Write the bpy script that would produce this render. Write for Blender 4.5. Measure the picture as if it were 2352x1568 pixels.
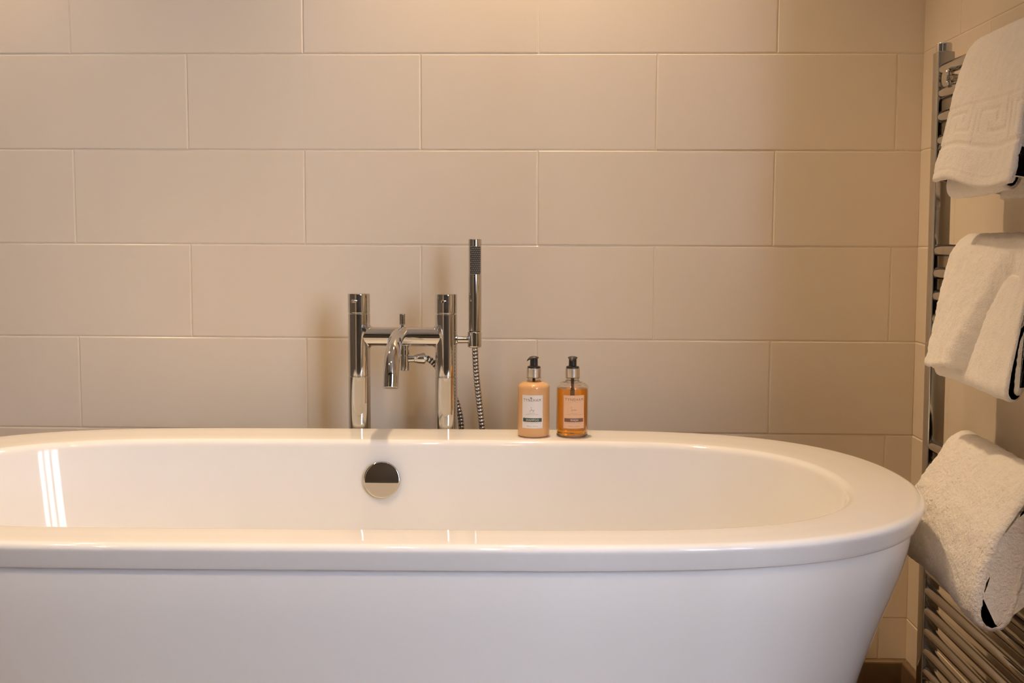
import bpy, bmesh, math, random
import numpy as np
from mathutils import Vector, Matrix, noise

random.seed(7)
S = bpy.context.scene
C = S.collection
for o in list(bpy.data.objects):
    bpy.data.objects.remove(o)
PI = math.pi
FLOOR = 1400.0          # building dimensions below are in millimetres, z = 0 is one grout line of the wall


def P(x, y, z):
    return Vector((x / 1000.0, y / 1000.0, (z + FLOOR) / 1000.0))


# ------------------------------------------------------------------ camera
cam_d = bpy.data.cameras.new('camera')
cam = bpy.data.objects.new('camera', cam_d)
C.objects.link(cam)
S.camera = cam
cam_d.sensor_fit = 'HORIZONTAL'
cam_d.sensor_width = 36.0
cam_d.lens = 36.0 * 2614.59 / 2352.0
cam_d.clip_start = 0.05
_pit, _yaw, _rol = .0885, -.0318, .0042
_x0 = Vector((math.cos(_yaw), -math.sin(_yaw), 0))
_yv = Vector((math.sin(_yaw), math.cos(_yaw), 0))
_zv = Vector((0, 0, 1))
_fw = _yv * math.cos(_pit) - _zv * math.sin(_pit)
_up = _yv * math.sin(_pit) + _zv * math.cos(_pit)
_R = _x0 * math.cos(_rol) + _up * math.sin(_rol)
_U = _up * math.cos(_rol) - _x0 * math.sin(_rol)
_loc = P(37.7, -2454.5, -394.2)
cam.matrix_world = Matrix(((_R.x, _U.x, -_fw.x, _loc.x), (_R.y, _U.y, -_fw.y, _loc.y),
                           (_R.z, _U.z, -_fw.z, _loc.z), (0, 0, 0, 1)))

# ------------------------------------------------------------------ light and exposure
S.view_settings.view_transform = 'Standard'
S.view_settings.look = 'None'
S.view_settings.gamma = 1.0
S.view_settings.use_curve_mapping = False
S.view_settings.exposure = 0.0
S.cycles.use_denoising = True
S.cycles.max_bounces = 14
S.cycles.diffuse_bounces = 6
S.cycles.glossy_bounces = 8
S.cycles.transmission_bounces = 10
S.cycles.transparent_max_bounces = 12
S.cycles.caustics_refractive = True
S.cycles.caustics_reflective = False
S.cycles.sample_clamp_indirect = 6.0

SKY = (0.78, 0.88, 1.12)
SKY_STRENGTH = 16.8
world = bpy.data.worlds.new('sky')
S.world = world
world.use_nodes = True
bg = world.node_tree.nodes['Background']
bg.inputs[0].default_value = (*SKY, 1)
bg.inputs[1].default_value = SKY_STRENGTH

LAMP = (0.985, 0.70, 0.415)


def lamp(name, x, y, z, power, cone=110, blend=.6, r=.028, aim=(0, 0, -1)):
    d = bpy.data.lights.new(name, 'SPOT')
    d.energy = power
    d.color = LAMP
    d.spot_size = math.radians(cone)
    d.spot_blend = blend
    d.shadow_soft_size = r
    o = bpy.data.objects.new(name, d)
    o.location = P(x, y, z)
    o.rotation_euler = Vector(aim).to_track_quat('-Z', 'Y').to_euler()
    C.objects.link(o)
    return o


CEIL = 1000.0
lamp('ceiling_downlight', -10, -165, CEIL - 12, 86, 95, 1.0)
lamp('ceiling_downlight', -1320, -200, CEIL - 12, 52, 90, 1.0)
lamp('ceiling_downlight', -320, -1500, CEIL - 12, 27)
lamp('ceiling_downlight', -1320, -1500, CEIL - 12, 27)
lamp('ceiling_downlight', -40, -2500, CEIL - 12, 58)
lamp('ceiling_downlight', -1320, -2500, CEIL - 12, 58)

# the window, in the wall behind the viewer where the room is wider, in millimetres
XL, XC, YF = -2150., 820., -3050.
XA = 2400.                                 # the room widens to the right beyond the end of the tiled wall
RY = -1800.
WX0, WX1, WZ0, WZ1 = 960., 2330., -640., 940.
pd = bpy.data.lights.new('window_portal', 'AREA')
pd.shape = 'RECTANGLE'
pd.size = (WX1 - WX0) / 1000
pd.size_y = (WZ1 - WZ0) / 1000
pd.cycles.is_portal = True
po = bpy.data.objects.new('window_portal', pd)
po.location = P((WX0 + WX1) / 2, YF - 180, (WZ0 + WZ1) / 2)
po.rotation_euler = (math.radians(90), 0, math.radians(180))
C.objects.link(po)


# ------------------------------------------------------------------ helpers
def mat(name, color, rough=.5, metal=0., coat=0., spec=.5, **kw):
    m = bpy.data.materials.new(name)
    m.use_nodes = True
    b = m.node_tree.nodes['Principled BSDF']
    b.inputs['Base Color'].default_value = (*color, 1)
    b.inputs['Roughness'].default_value = rough
    b.inputs['Metallic'].default_value = metal
    b.inputs['Coat Weight'].default_value = coat
    b.inputs['Coat Roughness'].default_value = kw.get('coat_rough', .03)
    b.inputs['Specular IOR Level'].default_value = spec
    if 'trans' in kw:
        b.inputs['Transmission Weight'].default_value = kw['trans']
    if 'ior' in kw:
        b.inputs['IOR'].default_value = kw['ior']
    if 'sss' in kw:
        b.inputs['Subsurface Weight'].default_value = kw['sss']
        b.inputs['Subsurface Radius'].default_value = kw.get('sss_r', (.01, .006, .003))
        b.inputs['Subsurface Scale'].default_value = 1.0
    return m


def add_bump(m, scale, strength, dist=.001, detail=3, stretch=None, target='Normal'):
    nt = m.node_tree
    b = nt.nodes['Principled BSDF']
    tc = nt.nodes.new('ShaderNodeTexCoord')
    n = nt.nodes.new('ShaderNodeTexNoise')
    n.inputs['Scale'].default_value = scale
    n.inputs['Detail'].default_value = detail
    bp = nt.nodes.new('ShaderNodeBump')
    bp.inputs['Strength'].default_value = strength
    bp.inputs['Distance'].default_value = dist
    src = tc.outputs['Object']
    if stretch:
        mp = nt.nodes.new('ShaderNodeMapping')
        mp.inputs['Scale'].default_value = stretch
        nt.links.new(src, mp.inputs['Vector'])
        src = mp.outputs['Vector']
    nt.links.new(src, n.inputs['Vector'])
    nt.links.new(n.outputs['Fac'], bp.inputs['Height'])
    old = b.inputs[target].links
    if old:
        nt.links.new(old[0].from_socket, bp.inputs['Normal'])
    nt.links.new(bp.outputs['Normal'], b.inputs[target])
    return m


def add_tint(m, c1, c2, scale, detail=4):
    nt = m.node_tree
    b = nt.nodes['Principled BSDF']
    tc = nt.nodes.new('ShaderNodeTexCoord')
    n = nt.nodes.new('ShaderNodeTexNoise')
    n.inputs['Scale'].default_value = scale
    n.inputs['Detail'].default_value = detail
    r = nt.nodes.new('ShaderNodeValToRGB')
    r.color_ramp.elements[0].position = .3
    r.color_ramp.elements[1].position = .7
    r.color_ramp.elements[0].color = (*c1, 1)
    r.color_ramp.elements[1].color = (*c2, 1)
    nt.links.new(tc.outputs['Object'], n.inputs['Vector'])
    nt.links.new(n.outputs['Fac'], r.inputs['Fac'])
    nt.links.new(r.outputs['Color'], b.inputs['Base Color'])
    return m


M = {}
M['tile'] = mat('glazed_cream_tile', (.87, .755, .60), .24, spec=.28)
add_tint(M['tile'], (.865, .75, .595), (.875, .76, .605), 9)
add_bump(M['tile'], 3.0, .10, .004, 1)
add_bump(M['tile'], 220, .05, .0006, 2, (1, 1, .12))
M['grout'] = add_bump(mat('cream_grout', (.86, .78, .64), .85), 300, .3, .0005)
M['skirting'] = add_tint(mat('brown_stone_skirting', (.20, .125, .065), .35), (.17, .105, .055), (.23, .15, .08), 14)
M['floor'] = add_tint(mat('brown_stone_floor', (.15, .10, .06), .4), (.12, .08, .05), (.18, .12, .075), 5)
M['plaster'] = add_bump(mat('darkened_plaster', (.22, .19, .16), .8), 60, .1, .001)  # unseen walls, darkened in colour to cut bounced light
M['taupe'] = add_bump(mat('taupe_painted_wall', (.075, .065, .055), .75), 60, .1, .001)
M['ceiling'] = add_bump(mat('white_ceiling_paint', (.80, .78, .74), .85), 60, .1, .001)
M['white_paint'] = add_bump(mat('white_gloss_paint', (.82, .82, .80), .3), 40, .05, .001)
M['acrylic'] = add_tint(mat('white_acrylic', (.83, .82, .80), .05, spec=.32), (.825, .815, .795), (.84, .83, .81), 3)
add_bump(M['acrylic'], 5, .03, .002, 1)
M['chrome'] = add_tint(mat('polished_chrome', (.64, .635, .63), .04, 1.0), (.63, .625, .62), (.65, .645, .64), 20)
M['satin'] = add_tint(mat('radiator_chrome', (.58, .57, .56), .10, 1.0), (.57, .56, .55), (.59, .58, .57), 40)
M['silver'] = add_tint(mat('silvered_plastic', (.82, .78, .74), .24, 1.0), (.81, .77, .73), (.83, .79, .75), 40)
M['cap'] = add_bump(mat('lit_satin_black_plastic', (.05, .043, .037), .42), 200, .05, .0003)  # pump cap: the stem's black in satin, its colour lightened as if lit
M['groove'] = add_tint(mat('dark_joint', (.03, .028, .026), .4), (.025, .023, .02), (.035, .033, .03), 40)
M['rubber'] = add_tint(mat('dark_grey_rubber', (.045, .042, .036), .55), (.04, .037, .03), (.05, .047, .04), 60)
M['nozzle'] = add_tint(mat('grey_nozzle_tip', (.42, .40, .36), .3, .6), (.40, .38, .34), (.44, .42, .38), 80)
M['black_plastic'] = add_bump(mat('black_plastic', (.02, .019, .018), .28), 200, .05, .0003)
M['tube'] = add_tint(mat('smoky_tube', (.16, .08, .03), .3), (.15, .075, .028), (.17, .085, .032), 40)
M['clear'] = add_tint(mat('clear_plastic', (1, 1, 1), .01, trans=1.0, ior=1.42), (.99, .985, .97), (1, 1, 1), 4)
M['amber'] = add_tint(mat('amber_wash', (1.0, .38, .004), .0, trans=1.0, ior=1.34), (.99, .37, .004), (1.0, .39, .005), 6)
M['peach'] = add_tint(mat('peach_shampoo', (.72, .42, .19), .18, coat=.3, sss=.3, sss_r=(.012, .006, .003)), (.71, .41, .185), (.73, .43, .195), 6)
M['label_white'] = add_bump(mat('white_paper_label', (.80, .76, .74), .6), 400, .05, .0002)
M['label_peach'] = add_bump(mat('peach_paper_label', (.80, .50, .32), .6), 400, .05, .0002)
M['ink'] = add_bump(mat('grey_ink', (.09, .085, .08), .6), 400, .05, .0002)
M['ink_brown'] = add_bump(mat('brown_ink', (.20, .11, .07), .6), 400, .05, .0002)
M['ink_pale'] = add_bump(mat('pale_grey_ink', (.36, .32, .30), .6), 400, .05, .0002)
M['ink_pale_brown'] = add_bump(mat('pale_brown_ink', (.48, .27, .16), .6), 400, .05, .0002)
M['band_green'] = add_bump(mat('dark_green_print', (.035, .075, .06), .6), 400, .05, .0002)
M['band_brown'] = add_bump(mat('brown_print', (.20, .095, .065), .6), 400, .05, .0002)
M['ink_white'] = add_bump(mat('white_ink', (.80, .78, .74), .6), 400, .05, .0002)
for _n, _sc, _d in (('terry', 420, .0022), ('terry_thick', 210, .006)):
    M[_n] = add_tint(mat('white_' + _n + '_cotton', (.89, .84, .785), .95, spec=.12), (.87, .82, .765), (.91, .86, .805), 60)
    add_bump(M[_n], _sc, .6, _d, 4)
    M[_n].node_tree.nodes['Principled BSDF'].inputs['Sheen Weight'].default_value = .2
g = bpy.data.materials.new('window_glass')
g.use_nodes = True
_nt = g.node_tree
_nt.nodes.clear()
_o = _nt.nodes.new('ShaderNodeOutputMaterial')
_mx = _nt.nodes.new('ShaderNodeMixShader')
_tr = _nt.nodes.new('ShaderNodeBsdfTransparent')
_gl = _nt.nodes.new('ShaderNodeBsdfGlossy')
_gl.inputs['Roughness'].default_value = .01
_lw = _nt.nodes.new('ShaderNodeLayerWeight')
_lw.inputs['Blend'].default_value = .5
_pw = _nt.nodes.new('ShaderNodeMath')
_pw.operation = 'POWER'
_pw.inputs[1].default_value = 5.0
_ma = _nt.nodes.new('ShaderNodeMath')
_ma.operation = 'MULTIPLY_ADD'
_ma.inputs[1].default_value = .9
_ma.inputs[2].default_value = .04
_nt.links.new(_lw.outputs['Facing'], _pw.inputs[0])
_nt.links.new(_pw.outputs[0], _ma.inputs[0])
_nt.links.new(_ma.outputs[0], _mx.inputs[0])
_nt.links.new(_tr.outputs[0], _mx.inputs[1])
_nt.links.new(_gl.outputs[0], _mx.inputs[2])
_nt.links.new(_mx.outputs[0], _o.inputs[0])
M['glass'] = g


def link(name, me, m, parent=None, smooth=True):
    if m is not None:
        for x in (m if isinstance(m, (list, tuple)) else [m]):
            me.materials.append(x)
    if smooth:
        me.polygons.foreach_set('use_smooth', [True] * len(me.polygons))
    o = bpy.data.objects.new(name, me)
    C.objects.link(o)
    if parent is not None:
        o.parent = parent
    return o


def mesh(name, verts, faces, mats=None):
    me = bpy.data.meshes.new(name)
    me.from_pydata([tuple(v) for v in verts], [], faces)
    me.update()
    if mats is not None:
        me.polygons.foreach_set('material_index', mats)
    return me


def thing(name, label, cat, loc=(0, 0, 0), group=None):
    o = bpy.data.objects.new(name, None)
    o.empty_display_size = .05
    C.objects.link(o)
    o.location = loc
    o['label'] = label
    o['category'] = cat
    if group:
        o['group'] = group
    return o


def structure(o):
    o['kind'] = 'structure'
    return o


def keep(o, parent):
    """parent while keeping the world place (parents are unrotated empties)"""
    o.parent = parent
    o.location = o.location - parent.location
    return o


def sharp(o, deg=35):
    me = o.data
    bm = bmesh.new()
    bm.from_mesh(me)
    for e in bm.edges:
        if len(e.link_faces) == 2 and e.calc_face_angle() > math.radians(deg):
            e.smooth = False
    bm.to_mesh(me)
    bm.free()
    return o


def lathe(prof, n=48, axis='Z', closed_ends=True):
    """prof: list of (r, h) in mm -> verts (metres), faces; long runs get support rings near their ends"""
    q = [prof[0]]
    for (r0, h0), (r1, h1) in zip(prof, prof[1:]):
        L = math.hypot(r1 - r0, h1 - h0)
        if L > 4:
            for t in (.7 / L, 1 - .7 / L):
                q.append((r0 + (r1 - r0) * t, h0 + (h1 - h0) * t))
        q.append((r1, h1))
    prof = q
    V, F = [], []
    rings = []
    for r, h in prof:
        if r < 1e-6:
            rings.append([len(V)])
            V.append((0, 0, h))
        else:
            rings.append(list(range(len(V), len(V) + n)))
            for k in range(n):
                a = 2 * PI * k / n
                V.append((r * math.cos(a), r * math.sin(a), h))
    for A, B in zip(rings, rings[1:]):
        for k in range(n):
            k2 = (k + 1) % n
            if len(A) == 1 and len(B) == 1:
                continue
            if len(A) == 1:
                F.append((A[0], B[k2], B[k]))
            elif len(B) == 1:
                F.append((A[k], A[k2], B[0]))
            else:
                F.append((A[k], A[k2], B[k2], B[k]))
    V = [(x / 1000, y / 1000, z / 1000) for x, y, z in V]
    if axis == 'X':
        V = [(z, x, y) for x, y, z in V]
    elif axis == 'Y':          # along -Y
        V = [(x, -z, y) for x, y, z in V]
    return V, F


def lathe_obj(name, prof, m, parent, loc, n=48, axis='Z', rot=None, deg=35):
    V, F = lathe(prof, n, axis)
    o = link(name, mesh(name, V, F), m, None)
    o.location = loc
    if rot:
        o.rotation_euler = rot
    if parent is not None:
        keep(o, parent)
    sharp(o, deg)
    return o


def rod(r, l, e=.8):
    """closed bevelled cylinder profile from h=0 to h=l"""
    return [(0, 0), (r - e, 0), (r - e * .3, e * .3), (r, e), (r, l - e), (r - e * .3, l - e * .3), (r - e, l), (0, l)]


def spline(pts, n):
    """Catmull-Rom through pts (mm), n samples per span"""
    p = [np.array(q, float) for q in pts]
    p = [2 * p[0] - p[1]] + p + [2 * p[-1] - p[-2]]
    out = []
    for i in range(1, len(p) - 2):
        for k in range(n):
            t = k / n
            a, b, c, d = p[i - 1], p[i], p[i + 1], p[i + 2]
            out.append(.5 * ((2 * b) + (c - a) * t + (2 * a - 5 * b + 4 * c - d) * t * t + (3 * b - a - 3 * c + d) * t ** 3))
    out.append(p[-2])
    return np.array(out)


def even(path, step):
    d = np.r_[0, np.cumsum(np.linalg.norm(np.diff(path, axis=0), axis=1))]
    n = max(2, int(round(d[-1] / step)) + 1)
    s = np.linspace(0, d[-1], n)
    return np.stack([np.interp(s, d, path[:, k]) for k in range(path.shape[1])], 1), s


def tube(path, radii, n=24, mats=None, cap=True):
    """path (N,3) in mm, radii (N) -> verts, faces, face mats"""
    N = len(path)
    T = np.gradient(path, axis=0)
    T /= np.linalg.norm(T, axis=1)[:, None]
    up = np.array([0, 0, 1.]) if abs(T[0][2]) < .9 else np.array([1., 0, 0])
    u = up - T[0] * (up @ T[0])
    u /= np.linalg.norm(u)
    V, F, FM = [], [], []
    for i in range(N):
        u = u - T[i] * (u @ T[i])
        u /= np.linalg.norm(u)
        w = np.cross(T[i], u)
        for k in range(n):
            a = 2 * PI * k / n
            q = path[i] + radii[i] * (u * math.cos(a) + w * math.sin(a))
            V.append(P(*q))
    for i in range(N - 1):
        for k in range(n):
            k2 = (k + 1) % n
            F.append((i * n + k, i * n + k2, (i + 1) * n + k2, (i + 1) * n + k))
            FM.append(mats[i] if mats is not None else 0)
    if cap:
        F.append(tuple(range(n - 1, -1, -1)))
        F.append(tuple((N - 1) * n + k for k in range(n)))
        FM += [0, 0]
    return V, F, FM


def tube_obj(name, path, radii, m, parent, n=24, mats=None, deg=35):
    V, F, FM = tube(np.array(path, float), radii, n, mats)
    off = parent.location if parent is not None else Vector((0, 0, 0))
    V = [v - off for v in V]
    o = link(name, mesh(name, V, F, FM), m, parent)
    if deg:
        sharp(o, deg)
    return o


def box_mesh(name, x0, x1, y0, y1, z0, z1, bev=0., seg=2):
    bm = bmesh.new()
    bmesh.ops.create_cube(bm, size=1)
    for v in bm.verts:
        v.co = Vector(((x0 + x1) / 2 + v.co.x * (x1 - x0), (y0 + y1) / 2 + v.co.y * (y1 - y0), (z0 + z1) / 2 + v.co.z * (z1 - z0))) / 1000
    if bev:
        bmesh.ops.bevel(bm, geom=list(bm.edges), offset=bev / 1000, segments=seg, profile=.5, affect='EDGES')
    me = bpy.data.meshes.new(name)
    bm.to_mesh(me)
    bm.free()
    return me


def box_obj(name, x0, x1, y0, y1, z0, z1, m, parent=None, bev=0., seg=2):
    """world millimetre box"""
    o = link(name, box_mesh(name, x0, x1, y0, y1, z0 + FLOOR, z1 + FLOOR, bev, seg), m, None, smooth=False)
    if parent is not None:
        keep(o, parent)
    return o


# ------------------------------------------------------------------ room shell
TW, TH, X0 = 502.0, 202.33, -990.7      # tile pitch and the phase of the joints
GAP = 2.0
LEAN = .0050                              # the right wall leans out a few millimetres over its height

wall_back = structure(box_obj('wall_back', XL - 100, XC + 10, 1.5, 110, -FLOOR - 20, CEIL + 20, M['grout']))
floor = structure(box_obj('floor', XL - 100, XA + 210, YF - 260, 110, -FLOOR - 80, -FLOOR, M['floor']))
ceiling = structure(box_obj('ceiling', XL - 100, XA + 210, YF - 260, 110, CEIL, CEIL + 80, M['ceiling']))
wall_left = structure(box_obj('wall_left', XL - 100, XL, YF - 100, 1.8, -FLOOR, CEIL, M['plaster']))

# right wall: a solid return, tiled on the face beside the bath
wall_right = structure(link('wall_right', box_mesh('wall_right', 1.2, XA - XC, RY, 110, -FLOOR - 20 + 200, CEIL + 20 + 200), M['grout'], None, False))
wall_right.location = P(XC + 1.0, 0, -200)
wall_right.rotation_euler = (0, -LEAN, 0)
wall_outer = structure(box_obj('wall_outer', XA, XA + 100, YF - 200, RY, -FLOOR, CEIL, M['plaster']))
# wall behind the viewer, with the window opening
wall_front = structure(link('wall_front', bpy.data.meshes.new('wall_front'), M['taupe'], None, False))
bm = bmesh.new()
for (x0, x1, z0, z1) in ((XL, WX0, -FLOOR, CEIL), (WX1, XA, -FLOOR, CEIL), (WX0, WX1, -FLOOR, WZ0), (WX0, WX1, WZ1, CEIL)):
    r = bmesh.ops.create_cube(bm, size=1)
    for v in r['verts']:
        v.co = P((x0 + x1) / 2 + v.co.x * (x1 - x0), YF - 100 + v.co.y * 200, (z0 + z1) / 2 + v.co.z * (z1 - z0))
bm.to_mesh(wall_front.data)
bm.free()

_tiles = {}


def tile_mesh(w, h):
    """glazed tile: back at y=0, face at y=-7, cushioned edges; centred in x and z"""
    key = (round(w, 1), round(h, 1))
    if key in _tiles:
        return _tiles[key]
    V, F = [], []
    for ins, y in ((0, 0), (0, -5.4), (.3, -6.1), (1.0, -6.75), (2.3, -7.0)):
        for sx, sz in ((-1, -1), (1, -1), (1, 1), (-1, 1)):
            V.append((sx * (w / 2 - ins) / 1000, y / 1000, sz * (h / 2 - ins) / 1000))
    for i in range(4):
        for k in range(4):
            k2 = (k + 1) % 4
            F.append((i * 4 + k, i * 4 + k2, i * 4 + 4 + k2, i * 4 + 4 + k))
    F.append((16, 17, 18, 19))
    me = mesh('tile', V, F)
    me.materials.append(M['tile'])
    _tiles[key] = me
    return me


def lay(wall, x0, x1, z0, z1, right=False):
    w, h = x1 - x0 - GAP, z1 - z0 - GAP
    if w < 6 or h < 6:
        return
    o = bpy.data.objects.new('tile', tile_mesh(w, h))
    C.objects.link(o)
    cx, cz = (x0 + x1) / 2, (z0 + z1) / 2
    t1, t2 = random.uniform(-.0011, .0011), random.uniform(-.0016, .0016)
    t1 *= min(1, 250 / max(w, 60))
    if not right:
        o.location = P(cx, 7.0 + random.uniform(-.25, .25), cz)
        o.rotation_euler = (t2, 0, t1)
        o.parent = wall
    else:
        # local frame of the leaning wall: face towards -x
        o.parent = wall
        o.location = Vector((7.0 + random.uniform(-.25, .25), cx, cz + 200)) / 1000
        o.rotation_euler = (t2 * .0, t2, math.radians(-90) + t1)


SKT = -1307.
rows = []
z = 0.0
k = 0
while z < CEIL:
    rows.append((k, min(z + TH, CEIL), z))
    k -= 1
    z += TH
z, k = 0.0, 1
while z > SKT + 5:
    rows.append((k, z, max(z - TH, SKT)))
    k += 1
    z -= TH
# row 1 is the first below z = 0; even rows (0, 2, ...) have joints at X0 + k*TW
for (k, zt, zb) in rows:
    ph = X0 if k % 2 == 0 else X0 + TW / 2
    e = [XL]
    x = ph - TW * math.floor((ph - XL) / TW)
    if x < XL + 8:
        x += TW
    while x < XC - 8:
        e.append(x)
        x += TW
    lean = (zt + zb) / 2
    e.append(XC + 3 + max(0, (-200 - lean) * LEAN))
    for a, b in zip(e, e[1:]):
        lay(wall_back, a, b, zb, zt)
    # the side wall: joints measured from the corner
    ph = -213. if k % 2 == 0 else -213. - TW * .5 + 100
    e = [2.]
    y = ph
    while y > RY + 60:
        e.append(y)
        y -= TW
    e.append(RY)
    for a, b in zip(e, e[1:]):
        lay(wall_right, b, a, zb, zt, True)


# skirting: stone strips with a rounded top edge
def skirting(name, L, axis):
    prof = [(0, 0), (-11, 0), (-11, 88), (-10.2, 90.6), (-8, 92.4), (-4, 93), (0, 93)]
    V = [((s * L if axis == 'X' else d) / 1000, (d if axis == 'X' else s * L) / 1000, h / 1000) for s in (0, 1) for d, h in prof]
    n = len(prof)
    F = [(i, (i + 1) % n, n + (i + 1) % n, n + i) for i in range(n)] + [tuple(range(n)), tuple(range(2 * n - 1, n - 1, -1))]
    return structure(link(name, mesh(name, V, F), M['skirting'], None, False))


b1 = skirting('baseboard_back', XC - XL + 5, 'X')
b1.location = P(XL, 0, -FLOOR)
b2 = skirting('baseboard_right', 1788, 'Y')
b2.location = P(XC + 6, -11.5, -FLOOR)
b2.scale = (1, -1, 1)

# window behind the viewer: frame, mullions, transoms, panes, sill
wn = bpy.data.objects.new('window_1', None)
C.objects.link(wn)
wn.location = P((WX0 + WX1) / 2, YF - 100, WZ0)
structure(wn)
YW0, YW1 = YF - 165, YF - 105
f = 55
for (x0, x1, z0, z1) in ((WX0, WX0 + f, WZ0, WZ1), (WX1 - f, WX1, WZ0, WZ1), (WX0 + f, WX1 - f, WZ0, WZ0 + f), (WX0 + f, WX1 - f, WZ1 - f, WZ1)):
    box_obj('frame', x0, x1, YW0, YW1, z0, z1, M['white_paint'], wn, 4)
wx = [WX0 + f + (WX1 - WX0 - 2 * f) * t for t in (1 / 3, 2 / 3)]
for x in wx:
    box_obj('mullion', x - 45, x + 45, YW0 + 5, YW1 - 5, WZ0 + f, WZ1 - f, M['white_paint'], wn, 4)
xs = [WX0 + f, wx[0] - 45, wx[0] + 45, wx[1] - 45, wx[1] + 45, WX1 - f]
for i in range(3):
    a, b = xs[2 * i], xs[2 * i + 1]
    zt = WZ1 - 300
    box_obj('transom', a, b, YW0 + 8, YW1 - 8, zt - 20, zt + 20, M['white_paint'], wn, 3)
    box_obj('pane', a, b, YW0 + 28, YW0 + 32, WZ0 + f, zt - 20, M['glass'], wn)
    box_obj('pane', a, b, YW0 + 28, YW0 + 32, zt + 20, WZ1 - f, M['glass'], wn)
box_obj('sill', WX0 + 2, WX1 - 2, YW1, YF + 30, WZ0, WZ0 + 22, M['white_paint'], wn, 5)

# door in the wall behind the viewer, seen only in reflections
dr = bpy.data.objects.new('door_1', None)
C.objects.link(dr)
dr.location = P(-1650, YF, -FLOOR)
structure(dr)
box_obj('leaf', -1980, -1320, YF, YF + 40, -FLOOR + 6, 590, M['white_paint'], dr, 3)
for (a, b) in ((-2060, -1984), (-1316, -1240)):
    box_obj('frame', a, b, YF, YF + 55, -FLOOR, 670, M['white_paint'], dr, 4)
box_obj('frame', -1984, -1316, YF, YF + 55, 596, 670, M['white_paint'], dr, 4)

# ------------------------------------------------------------------ bathtub
BZ = -767.0                                  # rim height
BTH = .0235
bath = thing('bathtub', 'long white freestanding oval bathtub with a wide flat rim in front of the tiled wall', 'bathtub',
             P(-253, -658, -FLOOR))


def oval(a, b, n, m=2.1, N=288):
    t = np.linspace(0, 2 * PI, 20001)
    c, s = np.cos(t), np.sin(t)
    x = a * np.sign(c) * np.abs(c) ** (2 / n)
    y = b * np.sign(s) * np.abs(s) ** (2 / m)
    d = np.r_[0, np.cumsum(np.hypot(np.diff(x), np.diff(y)))]
    q = np.linspace(0, d[-1], N + 1)[:-1]
    return np.stack([np.interp(q, d, x), np.interp(q, d, y)], 1)


OA, OB, ON = 863., 438., 4.9
IA, IB, IN = 757., 336., 5.6
ICY, ICX = -26., 3.                         # the basin sits a little towards the room: the tap ledge is wider


def rings_mesh(name, rings, close_last=False):
    N = len(rings[0][0])
    V, F = [], []
    c, s = math.cos(BTH), math.sin(BTH)
    for xy, d in rings:
        for x, y in xy:
            V.append(((x * c - y * s) / 1000, (x * s + y * c) / 1000, (BZ + FLOOR - d) / 1000))
    for i in range(len(rings) - 1):
        for k in range(N):
            k2 = (k + 1) % N
            F.append((i * N + k, i * N + k2, (i + 1) * N + k2, (i + 1) * N + k))
    if close_last:
        V.append((0, ICY / 1000, (BZ + FLOOR - rings[-1][1] - 4) / 1000))
        L = (len(rings) - 1) * N
        for k in range(N):
            F.append((L + k, L + (k + 1) % N, len(V) - 1))
    return mesh(name, V, F)


rg = []
for ins, d in ((26, 34.5), (10.8, 34.5), (9.4, 34.2), (8.6, 33), (7.0, 28), (4.6, 21), (2.4, 15), (1.0, 11), (.2, 8.2), (.2, 6.4), (1.0, 4.3), (2.6, 2.4), (4.8, 1.0), (7.6, .25), (11, 0)):
    rg.append((oval(OA - ins, OB - ins, ON), d))
for t in (.33, .66):
    a, b = oval(OA - 11, OB - 11, ON), oval(IA, IB, IN) + [ICX, ICY]
    rg.append((a * (1 - t) + b * t, 0))
for ins, d in ((0, 0), (3, .25), (6.4, 1.4), (9.4, 3.4), (11.8, 6.4), (13.2, 10), (14, 14)):
    rg.append((oval(IA - ins, IB - ins, IN) + [ICX, ICY], d))
ESL, SSL = .22, .185
for d in (22, 40, 70, 110, 160, 220, 280, 330):
    e = d - 14
    rg.append((oval(IA - 14 - ESL * e, IB - 14 - SSL * e, IN - (IN - 3.2) * min(1, max(0, e - 130) / 186)) + [ICX, ICY], d))
for k in range(1, 9):
    ph = k / 8 * PI / 2
    e = 316
    q = 115 * (1 - math.cos(ph))
    rg.append((oval(IA - 14 - ESL * e - q, IB - 14 - SSL * e - q, 3.2) + [ICX, ICY], 330 + 105 * math.sin(ph)))
rg.append((oval(150, 70, 2.4) + [ICX, ICY], 437))
tub = link('tub', rings_mesh('tub', rg, True), M['acrylic'], bath)

# outer skirt, narrowing towards the floor
tab_d = [30, 38, 60, 78, 137, 193, 245, 277, 400, 520, 633]
tab_a = [16, 16.2, 17.5, 20, 39, 59, 75, 84, 113, 139, 159]
rg = []
for d in [18] + list(np.linspace(30, 300, 28)) + [340, 400, 460, 520, 580, 633]:
    i = float(np.interp(d, tab_d, tab_a))
    # smooth the table
    i = float(np.mean([np.interp(d + q, tab_d, tab_a) for q in np.linspace(-30, 30, 13)])) if d > 45 else i
    rg.append((oval(OA - i, OB - (16 + .55 * (i - 16)), ON - .9 * min(1, max(0, d - 60) / 400)), d))
skirt = link('skirt', rings_mesh('skirt', rg), M['acrylic'], bath)
skirt['label'] = 'outer skirt of the bath narrowing towards the floor'

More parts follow.
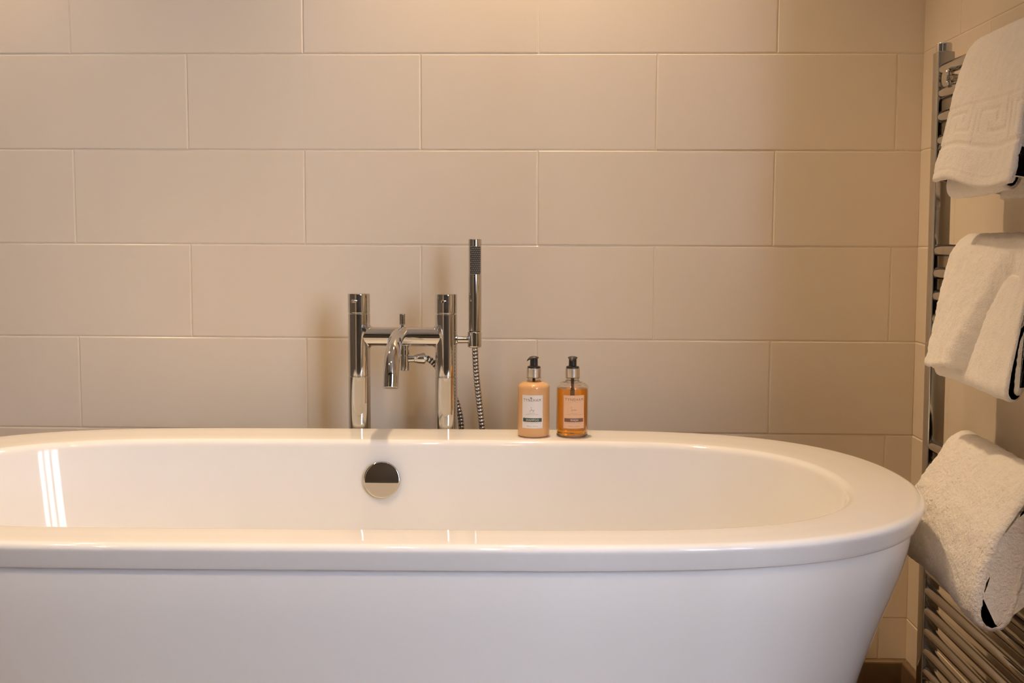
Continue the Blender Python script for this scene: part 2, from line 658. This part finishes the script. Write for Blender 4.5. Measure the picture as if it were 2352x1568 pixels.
# overflow: a domed chrome cover on the back wall of the basin
tilt = math.atan(SSL)
_ly = IB - 14 - SSL * (72 - 14) + ICY
_lx = -9.
ov_loc = Vector(((-253 + _lx * math.cos(BTH) - _ly * math.sin(BTH)), (-658 + _lx * math.sin(BTH) + _ly * math.cos(BTH)), BZ - 72))
prof = [(0, -4), (22, -4), (22, 5), (29, 6), (32.5, 7.2), (33.8, 9), (34, 10.6), (33.4, 11.8), (32.0, 12.4)]
prof += [(r, 12.4 + 1.5 * (1 - (r / 32.) ** 2)) for r in (31, 30, 28, 26, 24, 22, 20, 18, 16, 14, 12, 10, 8, 6, 4, 2, 0)]
ov = lathe_obj('overflow_cover', prof, M['chrome'], bath, P(*ov_loc), 128, 'Y', (-tilt, 0, BTH), 50)
ov['label'] = 'round chrome overflow cover on the inner wall'
dn = lathe_obj('drain', [(0, 3), (20, 3), (22, 5), (34, 4.5), (36, 2), (36, -4), (0, -4)][::-1], M['chrome'], bath, P(-253, -684, BZ - 440), 40)

# ------------------------------------------------------------------ bath mixer tap
TY = -185.
tap = thing('bath_mixer_tap', 'chrome freestanding bath mixer tap on two pillars behind the bath', 'tap', P(-254, TY, -FLOOR))
PR = 22.0
for X, ang in ((-342, -9), (-166.5, -5)):
    pst = lathe_obj('pillar', [(0, -FLOOR), (PR + 12, -FLOOR), (PR + 12, -FLOOR + 8), (PR + .2, -FLOOR + 12), (PR + .2, -668.2), (PR - 1, -667), (PR - 1, -666), (PR, -665), (PR, -542), (PR - .8, -541), (0, -541)],
                    M['chrome'], tap, P(X, TY, -FLOOR), 64)
    for v in pst.data.vertices:
        v.co.z += FLOOR / 1000
    hd = lathe_obj('handle', [(0, 0), (PR - 1.4, 0), (PR - 1.4, 1.2), (PR - .2, 1.8), (PR, 2.6), (PR, 38.2), (PR - .5, 39.4), (PR - 1.5, 39.8), (0, 39.8)],
                   M['chrome'], tap, P(X, TY, -541), 64)
    hd['label'] = 'cylindrical tap handle with a small pin lever'
    a = math.radians(ang)
    pn = lathe_obj('pin_lever', [(0, 0), (3.5, 0), (3.5, 19), (3.2, 20.2), (2.3, 21), (0, 21.2)], M['chrome'], None,
                   P(X + math.sin(a) * (PR - 3), TY - math.cos(a) * (PR - 3), -515), 24, 'Y', (0, 0, a))
    pn.parent = hd
    pn.location = pn.location - P(X, TY, -541)
# crossbar blended into the pillars by small fillets
BR = 19.0
bz = -587.5
XA1, XB1 = -342., -166.5
nA = 72
rows_ = []
for side in (0, 1):
    part = []
    for t in range(7):
        ring = []
        for k in range(nA):
            a = 2 * PI * k / nA
            fr = 6.5 * abs(math.sin(a)) ** 1.6 + .4
            q = t / 6 * PI / 2
            r = BR + fr * (1 - math.sin(q))
            y, zz = r * math.cos(a), r * math.sin(a)
            y = max(-PR + .05, min(PR - .05, y))
            y0_ = (BR + fr) * math.cos(a)
            xs_ = math.sqrt(max(0., PR * PR - min(PR, abs(y0_)) ** 2))
            x = xs_ + fr * (1 - math.cos(q)) - (.6 if t == 0 else 0)
            ring.append(((XA1 + x) if side == 0 else (XB1 - x), TY - y, bz + zz))
        part.append(ring)
    rows_ += part if side == 0 else part[::-1]
V = [P(*q) - tap.location for r in rows_ for q in r]
F = [(i * nA + k, i * nA + (k + 1) % nA, (i + 1) * nA + (k + 1) % nA, (i + 1) * nA + k) for i in range(len(rows_) - 1) for k in range(nA)]
link('crossbar', mesh('crossbar', V, F), M['chrome'], tap)
# spout: out of the bar, over and down
SX = -254.5
pts = [(SX, TY - 6, bz + 5), (SX, TY - 40, bz + 6), (SX, TY - 80, bz + 5), (SX, TY - 118, bz - 5), (SX, TY - 148, bz - 26), (SX, TY - 164, bz - 50), (SX, TY - 171, bz - 72)]
sp, s = even(spline(pts, 14), 3)
tube_obj('spout', sp, [14.2 + .3 * (i / len(sp)) for i in range(len(sp))], M['chrome'], tap, 40)
d = sp[-1] - sp[-4]
d /= np.linalg.norm(d)
nz = np.array([sp[-1] - d * 1.0, sp[-1] + d * .3, sp[-1] + d * .5, sp[-1] + d * 9.0, sp[-1] + d * 9.6])
tube_obj('spout_nozzle', nz, [13.6, 13.6, 14.6, 14.6, 14.0], M['chrome'], tap, 40)
# diverter knob on the bar
lathe_obj('diverter_knob', [(0, -4), (9, -4), (9, -1.5), (6, .2), (3.4, .8), (3.4, 6), (5.8, 6.4), (6.2, 7), (6.2, 27), (5.7, 27.8), (0, 28)], M['chrome'], tap, P(SX, TY, bz + BR - 1), 32)
# hose outlet under the bar with an elbow
lathe_obj('hose_outlet', [(0, 0), (8.6, 0), (9.2, .7), (9.2, 30), (7.4, 30.4), (7.4, 32), (9.6, 32.3), (9.6, 42), (7.8, 42.4), (7.8, 46), (9, 46.3), (9, 55), (0, 55)],
          M['chrome'], tap, P(-250, TY, -655.5), 40)
ep, s = even(np.array([(-250, TY, -633.), (-236, TY + 2, -632.5), (-231, TY + 3, -632.3), (-229, TY + 3, -632.), (-211, TY + 8, -631.5)]), 1.5)
er = [float(np.interp(q, [0, 18, 19, 22, 24, 38, 40], [7, 7, 8.2, 8.2, 9.5, 12, 11.2])) for q in s]
tube_obj('hose_union', ep, er, M['chrome'], tap, 32)
# holder arm and cradle
lathe_obj('holder_arm', [(0, 0), (10.5, 0), (10.5, 2), (7.4, 4), (7.4, 34), (0, 34)], M['chrome'], tap, P(-166.5 + PR - 2, TY, -592.5), 32, 'X')
lathe_obj('handset_cradle', [(0, 0), (12.0, 0), (13.6, 1.2), (14.1, 2.6), (14.1, 30.5), (13.4, 31.6), (11.8, 31.8), (11.0, 30.4), (9.8, 20), (0, 19)], M['chrome'], tap, P(-109.6, TY, -608), 40)

# ------------------------------------------------------------------ shower handset and hose
hs = thing('shower_handset', 'slim chrome shower handset upright in its holder beside the right tap pillar', 'shower handset', P(-109, TY, -575))
HR = 13.2
lathe_obj('handle', [(0, -14), (8.5, -14), (9.5, -4), (9.5, -1), (HR - 1, -.6), (HR, .6), (HR, 109), (HR - .35, 109.5), (HR - .35, 173), (HR, 173.4), (HR, 182), (HR - .7, 183.2), (0, 183.4)],
          M['chrome'], hs, P(-109, TY, -575), 56)
# spray plate: a dark curved panel let into the front
FA = math.radians(13)
V, F = [], []
nA, nZ = 20, 8
for i in range(nZ + 1):
    for k in range(nA + 1):
        a = FA + math.radians(-50 + 100 * k / nA)
        edge = (i in (0, nZ)) or (k in (0, nA))
        r = HR - (.8 if edge else -.35)
        V.append((r * math.sin(a) / 1000, -r * math.cos(a) / 1000, (110.5 + 61.5 * i / nZ) / 1000))
for i in range(nZ):
    for k in range(nA):
        q = i * (nA + 1) + k
        F.append((q, q + 1, q + nA + 2, q + nA + 1))
pl = link('spray_plate', mesh('spray_plate', V, F), M['rubber'], hs)
pl['label'] = 'dark rubber spray plate dotted with pale nozzles'
bm = bmesh.new()
for i in range(15):
    for k in range(6):
        a = FA + math.radians(-42 + 15.5 * (k + (.5 if i % 2 else 0)))
        if a > FA + math.radians(44):
            continue
        r = HR + .5
        zz = 114 + 54.5 * i / 14
        bmesh.ops.create_icosphere(bm, subdivisions=1, radius=.0013,
                                   matrix=Matrix.Translation(Vector((r * math.sin(a), -r * math.cos(a), zz)) / 1000))
me = bpy.data.meshes.new('nozzles')
bm.to_mesh(me)
bm.free()
nzl = link('nozzles', me, M['nozzle'], pl)
nzl['kind'] = 'stuff'


def hose(path, name, parent, pitch=7.2):
    p, s = even(spline(path, 20), .9)
    rad, mi = [], []
    for q in s:
        t = (q % pitch) / pitch
        if t < .66:
            rad.append(6.1 + .6 * math.sin(PI * t / .66) ** .6)
            mi.append(0)
        else:
            rad.append(5.75)
            mi.append(1)
    return tube_obj(name, p, rad, [M['chrome'], M['groove']], parent, 16, mi, None)


hose([(-212, TY + 8, -631.5), (-203, TY + 11, -633.5), (-190, TY + 20, -646), (-174, TY + 34, -672), (-158, TY + 42, -705), (-145, TY + 44, -740), (-139, TY + 44, -785),
      (-135, TY + 44, -900), (-128, TY + 40, -1080), (-105, TY + 35, -1160), (-80, TY + 28, -1110), (-79, TY + 14, -960), (-86, TY + 4, -830), (-93.5, TY, -773), (-101, TY, -710),
      (-106, TY, -660), (-109, TY, -606)], 'hose', hs)

# ------------------------------------------------------------------ pump bottles
BR_ = 30.4


def wrap(verts, r, ang0):
    """flat label millimetres (u, v) -> points on the cylinder wall"""
    out = []
    for u, v, h in verts:
        a = ang0 + u / BR_
        q = r + h
        out.append((q * math.sin(a) / 1000, -q * math.cos(a) / 1000, v / 1000))
    return out


def patch(name, u0, u1, v0, v1, r, ang0, m, parent, thick=.25):
    n = 24
    V, F = [], []
    for rr in (0, thick):
        for v in (v0, v1):
            V += [(u0 + (u1 - u0) * k / n, v, rr) for k in range(n + 1)]
    w = n + 1
    for k in range(n):
        F.append((2 * w + k, 2 * w + k + 1, 3 * w + k + 1, 3 * w + k))
        F.append((k + 1, k, w + k, w + k + 1))
        F.append((k, k + 1, 2 * w + k + 1, 2 * w + k))
        F.append((w + k + 1, w + k, 3 * w + k, 3 * w + k + 1))
    F.append((0, 2 * w, 3 * w, w))
    F.append((n, w + n, 3 * w + n, 2 * w + n))
    return link(name, mesh(name, wrap(V, r, ang0), F), m, parent, False)


def words(txt, width, cap, cx, cv, bold=0., space=1.0):
    """letters as a flat mesh, scaled to width and cap height in mm, centred"""
    cu = bpy.data.curves.new('lettering', 'FONT')
    cu.body = txt
    cu.space_character = space
    cu.offset = 0.0
    cu.resolution_u = 2
    ob = bpy.data.objects.new('lettering', cu)
    C.objects.link(ob)
    dg = bpy.context.evaluated_depsgraph_get()
    me = bpy.data.meshes.new_from_object(ob.evaluated_get(dg))
    bpy.data.objects.remove(ob)
    co = np.array([v.co[:] for v in me.vertices])
    lo, hi = co.min(0), co.max(0)
    sx, sy = width / (hi[0] - lo[0]), cap / (hi[1] - lo[1])
    V = [((x - (lo[0] + hi[0]) / 2) * sx + cx, (y - (lo[1] + hi[1]) / 2) * sy + cv, 0) for x, y, _ in co]
    F = [tuple(p.vertices) for p in me.polygons]
    bpy.data.meshes.remove(me)
    return V, F


def stroke(pts, w, n=8):
    """pen stroke of constant width through pts"""
    p = spline([(a, b, 0) for a, b in pts], n)
    T = np.gradient(p, axis=0)
    T /= np.linalg.norm(T, axis=1)[:, None] + 1e-9
    V, F = [], []
    for q, t in zip(p, T):
        V += [(q[0] - t[1] * w / 2, q[1] + t[0] * w / 2, 0), (q[0] + t[1] * w / 2, q[1] - t[0] * w / 2, 0)]
    for i in range(len(p) - 1):
        F.append((2 * i, 2 * i + 1, 2 * i + 3, 2 * i + 2))
    return V, F


def joined(*parts):
    V, F = [], []
    for v, f in parts:
        o = len(V)
        V += v
        F += [tuple(i + o for i in q) for q in f]
    return V, F


def dashes(width, h, cx, cv, gaps):
    """a line of print too small to read, as little strokes"""
    rnd = random.Random(int(width * 100) + int(cv * 10))
    V, F = [], []
    x = -width / 2
    while x < width / 2:
        w = rnd.uniform(.45, .85)
        if rnd.random() > gaps:
            o = len(V)
            V += [(cx + x, cv - h / 2, 0), (cx + x + w, cv - h / 2, 0), (cx + x + w, cv + h / 2, 0), (cx + x, cv + h / 2, 0)]
            F.append((o, o + 1, o + 2, o + 3))
        x += w + .35
    return V, F


def printed(name, vf, m, parent, r, ang0):
    V, F = vf
    o = link(name, mesh(name, wrap(V, r, ang0), F), m, parent, False)
    o['kind'] = 'stuff'
    return o


def bottle(label, X, Y, wash, lang, pump_ang):
    t = thing('pump_bottle', label, 'bottle', P(X, Y, BZ + .3), 'toiletry bottles on the bath ledge')
    R = BR_
    outer = [(0, 1.5), (20, 1.2), (26, 0), (28.8, .8), (R, 3), (R, 93.5), (R - .5, 96.4), (R - 2.4, 99.2), (R - 6, 101.6), (R - 11, 103.4), (15.5, 104.6), (13.9, 105.4), (13.9, 107.2), (12.2, 107.8), (12.2, 110), (13.9, 110.6), (13.9, 111.8), (12, 112.4), (12, 116)]
    w = 1.3
    inner = [(10.6, 116), (10.6, 105), (14.5, 103.3), (R - 11, 102), (R - 6.5, 100.2), (R - 3.2, 97.8), (R - 1.8, 95.4), (R - w, 93), (R - w, 4.4), (R - 3.2, 2.6), (0, 2.6)]
    if wash:
        lathe_obj('bottle_body', outer + inner, M['clear'], t, t.location, 64, 'Z', None, 60)
    else:
        lathe_obj('bottle_body', outer[:10] + [(15.5, 104.4), (10.4, 104.6), (0, 104.6)], M['peach'], t, t.location, 64, 'Z', None, 60)
        lathe_obj('neck', [(15.6, 104.0)] + outer[10:] + [(10.6, 116), (10.6, 104.0)], M['clear'], t, t.location, 64, 'Z', None, 60)
    top = 92.6 if wash else 100.6
    if wash:
        lq = [(0, 2.7), (R - 3.3, 2.7), (R - w - .06, 4.5), (R - w - .06, top - .6), (R - w - .3, top), (0, top)]
        lo = lathe_obj('liquid', lq, M['amber'], t, t.location, 64, 'Z', None, 40)
        lo['label'] = 'clear amber liquid'
        lathe_obj('dip_tube', [(0, 42), (3.2, 42), (3.2, 112), (0, 112)], M['tube'], t, t.location, 16)
    else:
        lathe_obj('dip_tube', [(0, 104.8), (2.6, 104.8), (2.6, 112), (0, 112)], M['rubber'], t, t.location, 16)
    cl = lathe_obj('collar', [(0, 112.5), (13.3, 112.5), (13.7, 113), (13.7, 129.6), (13.2, 130.2), (0, 130.2)], M['silver'], t, t.location, 48)
    cl['label'] = 'shiny silver collar'
    # pump head: flange, stem and a beaked cap
    pm = lathe_obj('pump_head', [(0, 130), (12.2, 130), (12.7, 130.6), (12.6, 132.2), (11.8, 133.6), (8.6, 134.4), (7.5, 135), (7.3, 149), (0, 149)], M['black_plastic'], t, t.location, 40)
    pm['label'] = 'black pump head'
    # beak: a shallow dome drawn out into a drooping spout along local -Y
    V, F = [], []
    n, rg_ = 40, []
    for (rr, h) in ((6.8, -.5), (8.6, -.2), (9.3, .4), (9.5, 1.0), (8.8, 2.0), (7.0, 3.1), (4.6, 3.8), (2.0, 4.1)):
        rg_.append(len(V))
        for k in range(n):
            a = 2 * PI * k / n
            x, y = math.sin(a), -math.cos(a)
            lob = max(0., math.cos(a)) ** 6
            q = rr / 9.5
            xx = x * rr * (1 - .18 * lob)
            yy = y * rr - lob * q * 6.0
            zz = 149.0 + h - lob * (6.0 * q ** 3)
            V.append((xx / 1000, yy / 1000, zz / 1000))
    for i in range(len(rg_) - 1):
        for k in range(n):
            k2 = (k + 1) % n
            F.append((rg_[i] + k, rg_[i] + k2, rg_[i + 1] + k2, rg_[i + 1] + k))
    F.append(tuple(rg_[0] + k for k in range(n))[::-1])
    F.append(tuple(rg_[-1] + k for k in range(n)))
    bk = link('beak', mesh('beak', V, F), M['cap'], pm)
    bk.rotation_euler = (0, 0, math.radians(pump_ang))
    # paper label and its print
    A = math.radians(lang)
    v0 = 49.8                                    # label centre above the base
    lb = patch('paper_label', -20.8, 20.8, v0 - 31.5, v0 + 31.5, R + .03, A, M['label_peach'] if wash else M['label_white'], t, .2)
    lb['label'] = 'peach paper label with a brown band' if wash else 'white paper label with a dark green band'
    ink = M['ink_brown'] if wash else M['ink']
    pale = M['ink_pale_brown'] if wash else M['ink_pale']
    patch('colour_band', -18.8, 18.8, v0 - 19.2, v0 - 12.0, R + .03, A, M['band_brown'] if wash else M['band_green'], lb, .28)
    r1, r2 = R + .30, R + .38
    if wash:
        big = [words('TYNEHAM', 35.5, 5.2, .2, v0 + 23.6, .01, 1.25)]
        pen = [stroke([(-2.2, 5.6), (-3.6, 7.6), (-5.2, 6.6), (-4.6, 4.2), (-3.2, 2.2), (-3.6, -.2), (-5.6, .2)], .30),
               stroke([(-2.4, 2.6), (-2.0, 0.0), (-2.6, -3.2)], .27), stroke([(-2.2, 1.8), (-1.0, 2.6), (-.2, 1.4), (-1.4, .4), (-2.0, .6)], .27),
               stroke([(-.2, 1.4), (.6, 2.4), (.9, .6), (1.6, 1.2), (1.9, 2.4), (2.2, .8), (3.6, 2.0), (2.8, 2.4), (2.5, 1.2), (3.6, .8), (4.4, 1.4), (5.2, 2.2), (4.7, 1.0), (6.6, 1.0)], .27)]
    else:
        big = [words('TYNEHAM', 34.5, 5.4, -.6, v0 + 22.2, .01, 1.25)]
        pen = [stroke([(-3.6, 5.8), (-1.6, 6.6), (-1.8, 3.4), (-2.9, -.6), (-4.6, -2.0), (-5.4, -.8), (-3.6, .8), (-1.2, 1.4)], .32),
               stroke([(-.4, 2.0), (-1.2, 1.0), (-.6, -.2), (.4, .4), (.4, 1.6), (-.4, 2.0)], .28),
               stroke([(.8, 1.6), (1.4, .2), (2.4, .4), (3.2, 2.0), (2.4, -1.0), (1.2, -2.8), (.6, -1.8), (2.2, -.2), (3.6, .8)], .28)]
    pen = [([(x + (-1.0 if wash else .4), y + v0 + 2.2, 0) for x, y, _ in V], F) for V, F in pen]
    printed('lettering', joined(*big), ink, lb, r1, A)
    if not wash:
        cr = [(-2.0, 27.6), (-1.4, 25.6), (1.4, 25.6), (2.0, 27.6), (.9, 26.9), (.0, 28.2), (-.9, 26.9)]
        printed('crown_emblem', ([(x - 2.2, y + v0 - .1, 0) for x, y in cr], [(0, 1, 6), (6, 1, 2, 4, 5), (4, 2, 3)]), ink, lb, r1, A)
    printed('lettering', joined(*pen), M['ink_brown'] if wash else M['ink'], lb, r1, A)
    lines = [dashes(13, .8, -1.2, v0 - 2.6, .12), dashes(36 if wash else 24, .8, -.4, v0 - 5.2, .12), dashes(34, .7, 0, v0 - 21.3, .1)]
    if wash:
        lines.append(words('LUXURY PRODUCTS', 24, 1.2, 1.2, v0 + 18.8, 0, 1.2))
    lines.append(words('300ml e  10 fl oz', 22, 2.4, 0, v0 - 27.2))
    printed('small_print', joined(*lines), pale, lb, r1, A)
    printed('band_lettering', words('WASH' if wash else 'SHAMPOO', 15 if wash else 24.5, 3.9, .3, v0 - 15.6, .02, 1.1), M['ink_white'], lb, r2, A)
    return t


bottle('peach shampoo pump bottle with a white label and dark green band, nearer the tap', 11, -292, False, -4.5, -62)
bottle('clear amber wash pump bottle with a peach label and brown band', 85, -289, True, 5.5, -8)

# ------------------------------------------------------------------ towel radiator on the right wall
rad = thing('towel_radiator', 'tall chrome ladder towel radiator on the side wall hung with three towels', 'radiator', P(718, -690, -FLOOR))


def radx(z):
    """the uprights follow the lean of the wall"""
    return (-200 - z) * .0085


RZ0, RZ1 = -1262., -69.
for (ya, yb) in ((-450, -420), (-982, -952)):
    V, F = [], []
    sec = []
    x0, x1, e = 703., 731., 2.2
    for (cx, cy, a0) in ((x1 - e, yb - e, 0), (x0 + e, yb - e, 90), (x0 + e, ya + e, 180), (x1 - e, ya + e, 270)):
        for q in (0, 30, 60, 90):
            a = math.radians(a0 + q)
            sec.append((cx + e * math.cos(a), cy + e * math.sin(a)))
    zs = [RZ0, RZ0 + 1, RZ1 - 1.0, RZ1]
    for i, zz in enumerate(zs):
        sc = .93 if i in (0, 3) else 1.
        mx, my = (x0 + x1) / 2, (ya + yb) / 2
        for x, y in sec:
            V.append(P(mx + (x - mx) * sc + radx(zz), my + (y - my) * sc, zz) - rad.location)
    n = len(sec)
    for i in range(3):
        for k in range(n):
            F.append((i * n + k, i * n + (k + 1) % n, (i + 1) * n + (k + 1) % n, (i + 1) * n + k))
    F.append(tuple(range(n))[::-1])
    F.append(tuple(range(3 * n, 4 * n)))
    u = link('upright', mesh('upright', V, F), M['satin'], rad)
    sharp(u, 40)
    lathe_obj('end_cap', [(0, 0), (12.5, 0), (13, .6), (13, 14), (12.2, 15.2), (0, 15.4)], M['chrome'], rad, P(717 + radx(RZ1), (ya + yb) / 2, RZ1 + .2), 32)
    lathe_obj('valve', [(0, 0), (11, 0), (11, 30), (17, 32), (17, 78), (14, 84), (11, 86), (11, 128), (0, 128)], M['chrome'], rad, P(717 + radx(RZ0), (ya + yb) / 2, RZ0 - 129), 32)

bars = [-100, -140, -180, -220] + [-408, -447.5, -487, -526.5] + [-752 - 37.2 * k for k in range(13)]
bar_me = None
for zz in bars:
    o = lathe_obj('bar', rod(10.6, 502, 1.0), M['chrome'], rad, P(714.5 + radx(zz), -450.5, zz), 28, 'Y')
for zz, yy in ((-120., -492.), (-120., -912.), (-1178., -492.), (-1178., -912.)):
    x = 699 + radx(zz)
    lathe_obj('wall_bracket', [(0, 0), (13, 0), (14.5, 1.2), (14.8, 3), (14.5, 6), (12, 8), (8, 9.5), (7, 12), (7, 90), (19, 92), (19, 114), (0, 114)], M['chrome'], rad, P(x, yy, zz), 32, 'X')


# ------------------------------------------------------------------ towels
def towel_sheet(prof, y0, y1, t, shape, amp=1.0, step=2.6, seed=0., pile=None):
    """a thick sheet: the cross-section prof (x, z) swept from y0 (far) to y1 (near).
    shape(s, L, v, x, z) -> dx, dy, dz ; pile(s, L, v) -> factor of the terry relief and an inset"""
    c, s = even(spline([(x, z, 0) for x, z in prof], 16)[:, :2], step)
    T = np.gradient(c, axis=0)
    T /= np.linalg.norm(T, axis=1)[:, None]
    Nn = np.stack([T[:, 1], -T[:, 0]], 1)
    L = s[-1]
    n = len(c)
    M_ = int(abs(y1 - y0) / step)
    out = []                                   # (s, side normal factor, along)
    out += [(i, 1.0, 0.) for i in range(n)]
    out += [(n - 1, math.cos(a), math.sin(a)) for a in (PI / 4, PI / 2, 3 * PI / 4)]
    out += [(i, -1.0, 0.) for i in range(n - 1, -1, -1)]
    out += [(0, -math.cos(a), -math.sin(a)) for a in (PI / 4, PI / 2, 3 * PI / 4)]
    W = len(out)
    ring_v = []
    ends = [(0, 0.15), (.15, .55), (.5, .86), (1.0, 1.0)]
    vs = [(y0, .02)] + [(y0 + (y1 - y0) * 0 + math.copysign(t / 2 * a, y1 - y0), b) for a, b in ends]
    vs += [(y0 + (y1 - y0) * k / M_, 1.0) for k in range(1, M_) if t / 2 + 1 < abs(y1 - y0) * k / M_ < abs(y1 - y0) - t / 2 - 1]
    vs += [(y1 - math.copysign(t / 2 * a, y1 - y0), b) for a, b in ends[::-1]] + [(y1, .02)]
    V = np.zeros((len(vs) * W, 3))
    q = 0
    for y, th in vs:
        v = (y - y0) / (y1 - y0)
        for (i, fn, ft) in out:
            x, z = c[i]
            nx, nz = Nn[i]
            tx, tz = T[i]
            px = x + nx * fn * t / 2 * th + tx * ft * t / 2 * th
            pz = z + nz * fn * t / 2 * th + tz * ft * t / 2 * th
            fac, inset = pile(s[i], L, v) if (pile and fn < -.9) else (1.0, 0.)
            w = Vector((px * .09 + seed, y * .09, pz * .09))
            r = noise.noise(w * 4.2) * .6 + noise.noise(w * 1.9) * .7 + noise.noise(w * .55) * 1.3
            h = amp * fac * r - inset
            px += nx * fn * h + tx * ft * h
            pz += nz * fn * h + tz * ft * h
            dx, dy, dz = shape(s[i], L, v, x, z)
            V[q] = (px + dx, y + dy, pz + dz)
            q += 1
    F = []
    for i in range(len(vs) - 1):
        for k in range(W):
            k2 = (k + 1) % W
            F.append((i * W + k, (i + 1) * W + k, (i + 1) * W + k2, i * W + k2))
    F.append(tuple(range(W)))
    F.append(tuple(range((len(vs) - 1) * W, len(vs) * W))[::-1])
    return V, F


def towel_part(name, VF, parent, m='terry'):
    V, F = VF
    V = [P(*v) - parent.location for v in V]
    return link(name, mesh(name, V, F), M[m], parent)


def sst(a, b, x):
    t = min(1., max(0., (x - a) / (b - a)))
    return t * t * (3 - 2 * t)


# --- top: hand towel with a woven key border
t1 = thing('hand_towel', 'white hand towel with a woven Greek key border on the topmost radiator bars', 'towel', P(690, -770, -300), 'white towels on the radiator')


def front_len(prof, upto):
    c = spline([(x, z, 0) for x, z in prof], 16)[:, :2]
    return float(np.sum(np.linalg.norm(np.diff(c, axis=0), axis=1)))


p1 = [(646, -296), (654, -254), (665, -205), (676, -158), (684, -126), (691, -104), (701, -88), (716, -80), (731, -87), (740, -104), (745, -140), (749, -220), (751, -300), (752, -322)]


def key_relief(s, L, v):
    """s runs up from the hem of the front; grooves of the key pattern"""
    u = v * 300.                                  # mm from the far edge
    b0, b1 = 46., 108.                            # band along s
    if s > 150:
        return 1.0, 0.
    g = 0.
    if 8 < s < 11.5:
        return .3, .9
    if b0 - 2 < s < b1 + 2:
        fac = .25
        if abs(s - b0) < 1.8 or abs(s - b1) < 1.8:
            return fac, 1.9
        h = (s - b0) / (b1 - b0)
        cw = 128.
        uu = ((u - 14) % cw) / cw

        def seg(x0, h0, x1, h1):
            # axis-parallel segments in (uu, h)
            a, b = min(x0, x1) - .018, max(x0, x1) + .018
            c, d = min(h0, h1) - .035, max(h0, h1) + .035
            return a <= uu <= b and c <= h <= d
        if (seg(.10, .80, .62, .80) or seg(.10, .34, .10, .80) or seg(.82, .34, .82, .95) or seg(.34, .34, .82, .34) or seg(.34, .34, .34, .52)
                or seg(.56, .56, .62, .80) or seg(.0, .06, .94, .06) or seg(.96, .06, .96, .80)):
            return fac, 2.3
        return fac, .5
    return 1.0, 0.


def sh1(s, L, v, x, z):
    front = 1 - sst(.36 * L, .46 * L, s)
    down = sst(0, 150, 150 - min(150, s)) if s < 150 else 0.
    dx = front * down * (-3.5 * math.sin(v * 5.2 + .4) + 2.0 * math.sin(v * 11))
    dy = front * (-18 * v * down) + 4 * math.sin(z * .03)
    dz = front * (-16 * sst(.15, .75, v) * down + 3 * math.sin(v * 7) * down)
    return dx, dy, dz


of1 = towel_part('outer_fold', towel_sheet(p1, -622, -905, 11, sh1, .85, 2.3, 1., key_relief), t1)
p1b = [(686, -190), (677, -230), (668, -275), (662, -303), (663, -316), (670, -321), (678, -315), (684, -295), (692, -250), (700, -200)]
if1 = towel_part('inner_fold', towel_sheet(p1b, -640, -862, 10, lambda s, L, v, x, z: (1.5 * math.sin(v * 6), 0, -2 * math.sin(v * 4) + 2 * v), .8, 2.8, 4.), t1)

# --- middle: bath towel with a deep crease
t2 = thing('bath_towel', 'white terry towel with a deep slanting crease, hung in the middle of the radiator', 'towel', P(690, -750, -600), 'white towels on the radiator')
p2 = [(651, -588), (656, -560), (664, -520), (673, -475), (682, -440), (690, -415), (699, -397), (714, -386), (729, -393), (738, -410), (744, -450), (748, -530), (750, -600)]


def sh2(s, L, v, x, z):
    front = 1 - sst(.40 * L, .50 * L, s)
    down = 1 - min(1., s / (.42 * L))
    # crease slanting from upper right to lower left
    c = v + .34 * (1 - down) - .02
    dx = front * (72 * sst(.34, .68, v - .30 * (1 - down)) * down ** .7 - 46 * sst(.78, .93, v) * down ** .75 + 2.5 * math.sin(v * 9 + z * .02))
    dy = front * (-14 * v * down)
    dz = front * down * (14 * sst(.1, .3, v) - 24 * sst(.3, .95, v)) * .7
    return dx, dy, dz


of2 = towel_part('outer_fold', towel_sheet(p2, -597, -890, 12, sh2, 1.25, 2.3, 9.), t2)
p2b = [(690, -440), (682, -480), (673, -530), (666, -575), (664, -594), (669, -603), (678, -598), (683, -575), (690, -520), (698, -450)]
if2 = towel_part('inner_fold', towel_sheet(p2b, -606, -886, 9, lambda s, L, v, x, z: (3 * math.sin(v * 5) + 3 * v, -12 * v, -4 * v), .9, 2.8, 13.), t2)

# --- bottom: thick rolled bath sheet
t3 = thing('bath_sheet', 'thick white towel folded into a loop on the lower bars beside the bath end', 'towel', P(670, -750, -900), 'white towels on the radiator')
p3 = [(748, -850), (746, -800), (743, -755), (738, -732), (729, -717), (716, -711), (703, -716), (690, -733), (668, -768), (650, -794), (637, -832), (630, -872), (633, -894), (645, -905), (660, -901), (672, -880), (681, -840), (690, -800), (697, -772)]


def sh3(s, L, v, x, z):
    low = sst(-720, -880, z)
    fr = 1. if x < 712 else 0.
    dx = fr * low * (-6 * sst(.6, 1, v) + 4 * math.sin(v * 6))
    dy = fr * (-12 * sst(.5, 1, v) * low)
    dz = fr * low * (-6 * sst(.5, 1, v)) + 3 * math.sin(v * 6 + 1) * (1 - low)
    return dx, dy, dz


of3 = towel_part('outer_fold', towel_sheet(p3, -590, -926, 18, sh3, 1.7, 2.5, 21.), t3, 'terry_thick')
p3b = [(690, -766), (674, -802), (661, -842), (657, -868), (662, -880), (668, -872), (673, -842), (686, -796)]
if3 = towel_part('inner_fold', towel_sheet(p3b, -600, -918, 8, lambda s, L, v, x, z: (0, 0, 0), 1.2, 3.0, 27.), t3, 'terry_thick')
